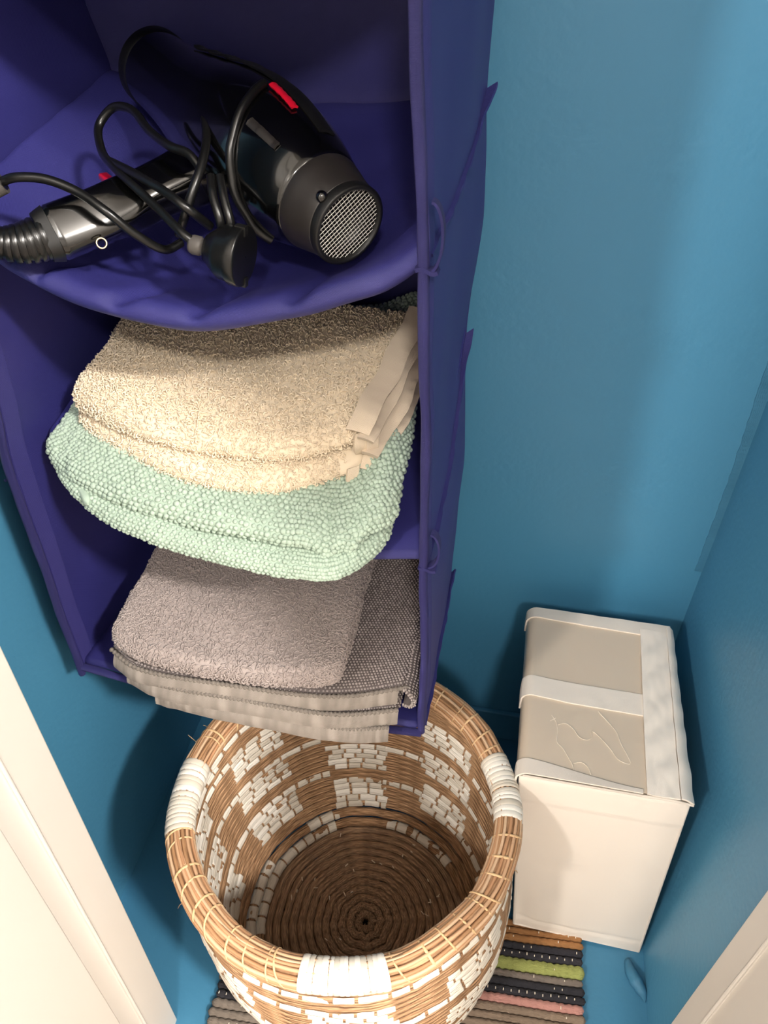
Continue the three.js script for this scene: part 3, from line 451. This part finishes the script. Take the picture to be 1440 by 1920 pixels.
// ------------------------------------------------------------------ coiled straw basket
{
  const R = rng(77), t = thing('straw_basket', 'round coiled straw basket with white checked bands standing open on the rag rug', 'basket', [-0.089, 0.012, -0.388]);
  const Y0 = 0.020, ROWS = 28, PITCH = 0.0104, CR = 0.0060;
  const outer = table([[0, 0.118], [0.01, 0.134], [0.03, 0.150], [0.07, 0.161], [0.13, 0.166], [0.20, 0.166], [0.26, 0.163], [0.30, 0.160]]);
  const mid = (h) => V(lerp(-0.089, -0.104, h / 0.3), Y0 + h, lerp(-0.388, -0.373, h / 0.3));
  // angle 0 looks at the back wall, 90 degrees to the right
  const onRing = (h, r, th) => { const c = mid(h), w = r + 0.0018 * n3(Math.sin(th) * 2.2, Math.cos(th) * 2.2, h * 9) * 1.6; c.x += w * Math.sin(th); c.z -= w * Math.cos(th); c.y += 0.0022 * n3(Math.sin(th) * 1.7 + 4, Math.cos(th) * 1.7, 3 + h * 2); return c; };
  const D = Math.PI / 180;
  function bar(h, r, t0, t1, cr, n, sides, { wob = 0, ry = 1, seed = 0, round = false, closed = false } = {}) {
    return grid(sides, n, (u, v) => {
      const th = lerp(t0, t1, v), a = u * Math.PI * 2, c = mid(h), k = round ? Math.pow(Math.max(0.02, 1 - Math.pow(Math.abs(2 * v - 1), 22)), 0.5) : 1;
      const m = onRing(h, r, th), cc = cr * k * (1 + wob * n3(Math.sin(th) * 12 + seed, Math.cos(th) * 12, h * 60 + Math.cos(a) * 0.8));
      const ox = Math.cos(a) * cc, oy = Math.sin(a) * cc * ry; m.x += ox * Math.sin(th); m.z -= ox * Math.cos(th); m.y += oy; return m;
    }, { closedU: true, closedV: closed, us: 1, vs: Math.abs(t1 - t0) / 6.283 });
  }
  const full = { wob: 0.16, closed: true };
  for (let i = 0; i < ROWS; i++) { const h = 0.008 + i * PITCH; obj('coil', bar(h, outer(h) - CR, 0, Math.PI * 2, CR, 150, 8, { ...full, seed: i * 3.1, ry: 0.95 }), M.straw, t); }
  for (let k = 0; k < 13; k++) obj('base_coil', bar(0.001 + 0.0007 * n3(k, 3, 1), 0.0085 + k * 0.0098, 0, Math.PI * 2, 0.0052, 40 + k * 8, 8, { wob: 0.3, closed: true, seed: k * 5.7 }), M.strawDark, t);
  // white leaf wrapped over the coils: blocks that step round the wall and thin linking rows
  const strips = [], addRow = (row, a0, a1) => {
    let a = a0 + (R() - 0.5) * 3; while (a < a1 - 1.5) { const len = 5.5 + R() * 4.5, b = Math.min(a + len, a1 + (R() - 0.5) * 1.5); if (b - a > 1.2) strips.push([row, a, b]); a = b + 0.18; }
  };
  const bands = [[3, 7], [10, 14], [18, 22]], blocks = [-103, -58, -13, 32, 77, 122, 167, 212];
  bands.forEach(([r0, r1], bi) => {
    blocks.forEach((c, k) => {
      const shift = bi === 2 ? 0 : [1, 1, -1, 1, 0, 0, 0, 1][k] * (bi === 0 && k === 2 ? 1 : 1);
      for (let r = r0; r <= r1; r++) addRow(r + shift, c - 13.5 + (R() - 0.5) * 1.5, c + 13.5 + (R() - 0.5) * 1.5);
      addRow((k % 2 ? r0 : r1) + (k === 1 ? -3 : 0) + shift, c + 13.5, c + 31.5);
    });
  });
  addRow(25, -132, -48); addRow(24, -128, -78); addRow(25, 100, 200); addRow(0, -75, -100 + 70); addRow(0, -110, -60); addRow(1, -118, -72); addRow(0, 2, 46);
  const seen = (s) => { const m = ((s[1] + s[2]) / 2 + 360) % 360; return m > 100 && m < 225 ? 1 : 0; };   // the front wall hides its inside
  strips.sort((p, q) => seen(p) - seen(q));
  const mk = ([row, a, b]) => { const h = 0.008 + row * PITCH; return bar(h + (R() - 0.5) * 0.0008, outer(h) - CR, a * D, b * D, CR * (1.10 + R() * 0.07), 18, 8, { round: true, wob: 0.12, seed: R() * 50, ry: 0.9 }); };
  const rest = [];
  strips.forEach((s, i) => { if (i < 296) obj('white_strip', mk(s), M.strip[Math.floor(R() * 4)], t); else rest.push(mk(s)); });
  if (rest.length) { const o = obj('white_strips', rest, M.strip[0], t); o.userData.kind = 'stuff'; }
  // rim: a bundle of straws bound with stitches and three white wrapped stretches
  const RH = 0.300, RR = 0.1525, rr = 0.0125;
  obj('rim_core', bar(RH, RR, 0, Math.PI * 2, rr * 0.88, 150, 10, { closed: true, wob: 0.04 }), M.straw, t);
  for (let k = 0; k < 22; k++) {
    const a0 = k / 22 * Math.PI * 2, g = grid(5, 150, (u, v) => {
      const th = v * Math.PI * 2, a = a0 + 0.5 * Math.sin(th + k) * 0.35 + 0.10 * n3(Math.sin(th) * 4, Math.cos(th) * 4, k), m = onRing(RH, RR, th), q = rr * (0.93 + 0.08 * n3(k * 3.3, Math.sin(th) * 6, Math.cos(th) * 6)), sr = 0.0017;
      const ox = q * Math.cos(a) + sr * Math.cos(u * 6.2832), oy = q * Math.sin(a) + sr * Math.sin(u * 6.2832);
      m.x += ox * Math.sin(th); m.z -= ox * Math.cos(th); m.y += oy; return m;
    }, { closedU: true, closedV: true, us: 1, vs: 1 });
    obj('straw', g, M.strand[k % 4], t);
  }
  const wraps = [[-114, -88], [62, 86], [154, 179], [-26, 0]], inWrap = (d) => wraps.some(([p, q]) => { const m = ((d + 180 + 3600) % 360) - 180; return m > p - 1 && m < q + 1; });
  const loop = (deg, skew, cr, w, n = 30) => sheetLoop(deg, skew, cr, w, n);
  function sheetLoop(deg, skew, cr, w, n) {            // flat strip wound once round the rim
    const th0 = deg * D;
    return grid(n, 6, (u, v) => { const a = u * Math.PI * 2, edge = Math.sin(v * Math.PI), th = th0 + (v - 0.5) * w / RR + skew * Math.sin(a * 0.5 + 0.4) * 0.05, m = onRing(RH, RR, th), q = cr * (0.95 + 0.05 * Math.sqrt(edge)); const ox = q * Math.cos(a), oy = q * Math.sin(a); m.x += ox * Math.sin(th); m.z -= ox * Math.cos(th); m.y += oy; return m; }, { closedU: true, us: 0.08, vs: w });
  }
  for (let i = 0; i < 52; i++) { const d = -180 + i * 360 / 52 + (R() - 0.5) * 1.6; if (!inWrap(d)) obj('stitch', loop(d, 0.8 + R() * 2.2, rr * 1.05 + R() * 0.0004, 0.0016 + R() * 0.0012), M.stitch, t); }
  wraps.forEach(([p, q]) => { let d = p; while (d < q) { const w = 1.3 + R() * 1.1; obj('white_wrap', loop(d + w / 2, 0.25 * (R() - 0.5), rr * (1.10 + R() * 0.03), (w * 1.12) * D * RR), M.strip[Math.floor(R() * 4)], t); d += w; } });
  // loose straw ends
  for (const [th, h, a, l] of [[-128, 0.25, 0.4, 0.012], [-78, 0.29, 1.2, 0.02], [10, 0.305, 0.7, 0.018], [-122, 0.27, 0.1, 0.01], [-72, 0.30, 0.3, 0.016], [101, 0.29, 2.6, 0.012]]) {
    const p = onRing(h, outer(h) + 0.0, th * D), o = V(Math.sin(th * D), 0, -Math.cos(th * D));
    obj('loose_straw', sweep([p, p.clone().addScaledVector(o, l * 0.5).add(V(0, l * 0.4 * Math.sin(a), 0)), p.clone().addScaledVector(o, l * 0.8).add(V(0.003 * Math.cos(a), l * Math.sin(a), 0.003))], (k) => 0.0006 * (1 - 0.6 * k), 10, 5), M.stitch, t);
  }
}

// pale lint in the bottom of the basket
{
  const R = rng(17), parts = [];
  for (let k = 0; k < 34; k++) { const a = R() * 6.283, d = 0.02 + 0.095 * Math.sqrt(R()), g = new THREE.CapsuleGeometry(0.0005 + 0.0004 * R(), 0.002 + 0.004 * R(), 2, 5); g.rotateX(Math.PI / 2); g.rotateY(R() * 6.283); g.translate(-0.089 + d * Math.cos(a), 0.0275, -0.388 + d * Math.sin(a)); parts.push(g); }
  const o = obj('lint', parts, M.crease); o.userData = { label: 'pale lint flecks scattered over the brown bottom of the straw basket', category: 'lint', kind: 'stuff' };
}

// ------------------------------------------------------------------ fabric storage box with a clear lid
{
  const t = thing('storage_box', 'cream fabric storage box with a clear plastic lid standing in the corner beside the basket', 'box', [0.15, 0, -0.53]);
  const T = { fl: V(0.057, 0.335, -0.424), fr: V(0.214, 0.334, -0.427), bl: V(0.057, 0.335, -0.632), br: V(0.213, 0.335, -0.640) };
  const Bo = { fl: V(0.088, 0.016, -0.424), fr: V(0.239, 0.001, -0.427), bl: V(0.088, 0.016, -0.632), br: V(0.236, 0.001, -0.640) };
  const quad = (a, b, c, d, u, v) => a.clone().lerp(b, u).lerp(c.clone().lerp(d, u), v);       // a-b top edge, c-d bottom edge
  const bulge = (u, v) => Math.sin(Math.PI * u) * Math.sin(Math.PI * v);
  const front = (u, v) => { const p = quad(T.fl, T.fr, Bo.fl, Bo.fr, u, v); p.z += 0.002 * bulge(u, v) + 0.0009 * smooth(0.135, 0.125, v) * smooth(0, 0.01, v) - 0.0015 * gauss(v - 0.93 - 0.01 * Math.sin(u * 5), 0.012) + 0.0008 * n3(u * 5, v * 5, 2) - 0.003 * gauss(u - 0.05, 0.07) * gauss(v - 0.85, 0.12); return p; };
  obj('front_panel', sheet(40, 90, front, 0.002, 0.16, 0.33), M.boxCloth, t);
  obj('left_panel', sheet(30, 60, (u, v) => { const p = quad(T.bl, T.fl, Bo.bl, Bo.fl, u, v); p.x -= 0.001 * bulge(u, v); return p; }, 0.002, 0.21, 0.33), M.boxCloth, t);
  obj('right_panel', sheet(30, 60, (u, v) => { const p = quad(T.fr, T.br, Bo.fr, Bo.br, u, v); p.x += 0.002 * bulge(u, v) * (1 - v); return p; }, 0.002, 0.21, 0.33), M.boxCloth, t);
  obj('back_panel', sheet(20, 40, (u, v) => quad(T.br, T.bl, Bo.br, Bo.bl, u, v), 0.002, 0.16, 0.33), M.boxCloth, t);
  obj('bottom_panel', sheet(10, 10, (u, v) => quad(Bo.fl, Bo.fr, Bo.bl, Bo.br, u, v).add(V(0, 0.002, 0)), 0.002, 0.16, 0.21), M.boxCloth, t);
  obj('inner_board', sheet(10, 10, (u, v) => quad(V(0.060, 0.262, -0.428), V(0.217, 0.262, -0.428), V(0.060, 0.262, -0.632), V(0.217, 0.262, -0.632), u, v), 0.003, 0.16, 0.21), M.boxCloth, t);
  // corded edges
  const cordd = (pts, r = 0.0016) => obj('edge_seam', sweep(pts, () => r, 30, 8), M.boxCloth, t);
  cordd([T.fl, T.fl.clone().lerp(Bo.fl, 0.5), Bo.fl]); cordd([T.fr, T.fr.clone().lerp(Bo.fr, 0.5), Bo.fr]); cordd([Bo.fl, Bo.fl.clone().lerp(Bo.fr, 0.5), Bo.fr]); cordd([Bo.fr, Bo.fr.clone().lerp(Bo.br, 0.5), Bo.br]); cordd([Bo.fl, Bo.fl.clone().lerp(Bo.bl, 0.5), Bo.bl]);
  // the lid rolls over the left edge; s runs along its cross-section from the left side to the right edge
  const LY = 0.3405, RX = 0.010, X0 = 0.0545;
  const cross = (s) => { const l1 = 0.016, l2 = RX * Math.PI / 2; if (s < l1) return [X0, LY - RX - l1 + s]; if (s < l1 + l2) { const a = (s - l1) / RX; return [X0 + RX - RX * Math.cos(a), LY - RX + RX * Math.sin(a)]; } return [X0 + RX + (s - l1 - l2), LY]; };
  const sOf = (x) => x - X0 - RX + 0.016 + RX * Math.PI / 2;
  const lidZ = (z, k) => lerp(z, z, k);
  const strip3 = (s0, s1, z0, z1, lift, th, fz = 0, n = 50, nz = 14, wave = 0) => sheet(nz, n, (u, v) => { const s = lerp(s0, s1(u), v), [x, y] = cross(s), z = lerp(z0(v), z1(v), u); const sag = 0.003 * Math.sin(Math.PI * clamp((z + 0.635) / 0.21)) * smooth(0.0, 0.05, x - X0); return V(x - (x < X0 + 0.002 ? lift : 0), y + (x >= X0 + 0.002 ? lift : 0) - sag + wave * n3(x * 60, z * 60, 2), z); }, th, 0.1, 0.1);
  const c = (k) => () => k;
  obj('clear_panel', strip3(0.002, c(sOf(0.182)), c(-0.634), c(-0.424), 0, 0.0006, 0, 60, 24, 0.0004), M.plastic, t, 'clear flexible plastic window');
  obj('strap', strip3(0.0, c(sOf(0.183)), (v) => -0.541 + 0.001 * v, (v) => -0.516 + 0.003 * v, 0.0012, 0.0016, 0, 60, 8, 0.0006), M.boxCloth, t, 'cream strap across the middle of the window');
  obj('front_band', strip3(0.0, c(sOf(0.170)), (v) => lerp(-0.439, -0.4265, smooth(0.15, 1, v)), c(-0.4225), 0.0012, 0.0018, 0, 60, 8, 0.0003), M.boxCloth, t);
  obj('back_band', strip3(0.0, c(sOf(0.213)), c(-0.641), (v) => lerp(-0.627, -0.622, v), 0.0012, 0.0018, 0, 60, 8, 0.0006), M.boxCloth, t);
  obj('side_band', sheet(30, 60, (u, v) => V(lerp(lerp(0.1795, 0.1735, v), lerp(0.208, 0.2035, v), u), LY + 0.0014 + 0.0007 * Math.sin(v * 34 + u * 5) * smooth(0, 0.2, u) + 0.0006 * n3(u * 4, v * 16, 6) - 0.0015 * Math.sin(Math.PI * v), lerp(-0.630, -0.4225, v)), 0.0018, 0.03, 0.21), M.boxCloth, t);
  obj('edge_hem', sheet(14, 60, (u, v) => V(lerp(lerp(0.2085, 0.2042, v), 0.2165 + 0.001 * n3(v * 12, 1, 1), u), LY + 0.0018 - 0.006 * u * u - 0.0010 * Math.sin(Math.PI * v) + 0.0004 * Math.sin(v * 40), lerp(-0.640, -0.423, v)), 0.0022, 0.012, 0.21), M.boxCloth, t);
  cordd([V(0.17, LY - 0.004, -0.4235), V(0.195, LY - 0.003, -0.4235), V(0.2165, LY - 0.004, -0.4225)], 0.0014);
  cordd([V(0.059, LY - 0.004, -0.4230), V(0.11, LY - 0.005, -0.4238), V(0.17, LY - 0.004, -0.4235)], 0.0013);
  // pale kinks in the plastic
  const kinks = [[[0.0741, -0.5122], [0.0816, -0.4996], [0.0888, -0.4879], [0.0907, -0.4774], [0.0899, -0.4647], [0.0957, -0.4579], [0.1009, -0.4487], [0.1050, -0.4407], [0.1061, -0.4351]],
    [[0.0882, -0.4930], [0.0768, -0.4823], [0.0681, -0.4716], [0.0656, -0.4568]],
    [[0.0910, -0.4852], [0.0979, -0.4885], [0.1059, -0.4830], [0.1111, -0.4752], [0.1163, -0.4725], [0.1231, -0.4745], [0.1243, -0.4841], [0.1320, -0.4781], [0.1420, -0.4660], [0.1492, -0.4554], [0.1601, -0.4529], [0.1585, -0.4602], [0.1525, -0.4742], [0.1479, -0.4889], [0.1403, -0.4989], [0.1310, -0.5102]],
    [[0.1060, -0.4426], [0.1136, -0.4453], [0.1197, -0.4407], [0.1226, -0.4326]]];
  for (const k of kinks) obj('plastic_kink', sweep(k.map(([x, z]) => V(x, LY + 0.0009 - 0.003 * Math.sin(Math.PI * clamp((z + 0.635) / 0.21)), z)), (q) => 0.00034 + 0.0003 * n3(q * 30, 2, 2), 60, 5), M.crease, t);
}

// ------------------------------------------------------------------ rag rug
{
  const R = rng(91), t = thing('rag_rug', 'narrow rag rug of charcoal green pink and tan strips lying under the basket', 'rug', [-0.04, 0, -0.2]);
  const cols = [];                                   // rows from the back edge forwards: depth of the row, colour
  const add = (n, w, c) => { for (let i = 0; i < n; i++) cols.push([w * (0.94 + 0.12 * R()), c]); };
  add(3, 0.0085, 0xb5804f); add(2, 0.009, 0x35333a); add(1, 0.0145, 0xa5ab62); add(1, 0.0085, 0x8d8177); add(2, 0.0092, 0x323137); add(1, 0.0105, 0xd39a8f); add(3, 0.009, 0x9a8673); add(2, 0.009, 0x3a383e); add(3, 0.0095, 0x8e8276); add(2, 0.009, 0xb89a80); add(2, 0.009, 0x34333a); add(1, 0.01, 0xd39a8f); add(8, 0.009, 0x93867a); add(2, 0.009, 0x3a5a72); add(6, 0.009, 0xa08c78); add(3, 0.009, 0x35333a); add(6, 0.009, 0x93867a);
  let z = -0.437; const dots = [], xa = -0.245, xb = 0.1735, SL = -0.075;
  cols.forEach(([w, c], k) => {
    const hw = w * 0.54, hh = 0.0052 + 0.0006 * R(), ex = (R() - 0.5) * 0.004, zc = z + w / 2, dark = c < 0x404050;
    const P = (u, a) => { const q = Math.min(u, 1 - u) / 0.012, e = q < 1 ? Math.sqrt(Math.max(0.002, 1 - (1 - q) ** 2)) : 1, x = lerp(xa - ex, xb + ex, u), bump = 1 + 0.10 * Math.sin(x * 780 + k * 2) + 0.10 * n3(x * 60, k * 4, 1);
      return V(x, 0.0058 + hh * e * bump * Math.sin(a), zc + SL * (0.75 * (x - xb) + 0.5 * (x - xb) * (x - xb)) + hw * e * bump * Math.cos(a) + 0.0016 * n3(x * 14, zc * 6, 2)); };
    obj('weft_strip', grid(8, 190, (u, v) => P(v, u * Math.PI * 2), { closedU: true, us: 1, vs: 0.42, flip: true }), ragMat(c), t);
    if (z < -0.05) for (let i = 0; i < 46; i++) { const u = (i + 0.5 + (k % 2) * 0.5) / 47, show = dark && (k % 2 === 0); if (!show && R() > 0.12) continue; const p = P(u, Math.PI * (0.42 + 0.1 * R())); const g = new THREE.CapsuleGeometry(0.0006, 0.0016 * (0.5 + R()), 2, 5); g.rotateX(Math.PI / 2); g.translate(p.x, p.y + 0.0003, p.z); dots.push(g); }
    z += w;
  });
  const o = obj('warp_thread', dots, M.crease, t, 'pale warp threads'); o.userData.kind = 'stuff';
}
renderer.render(scene, camera);
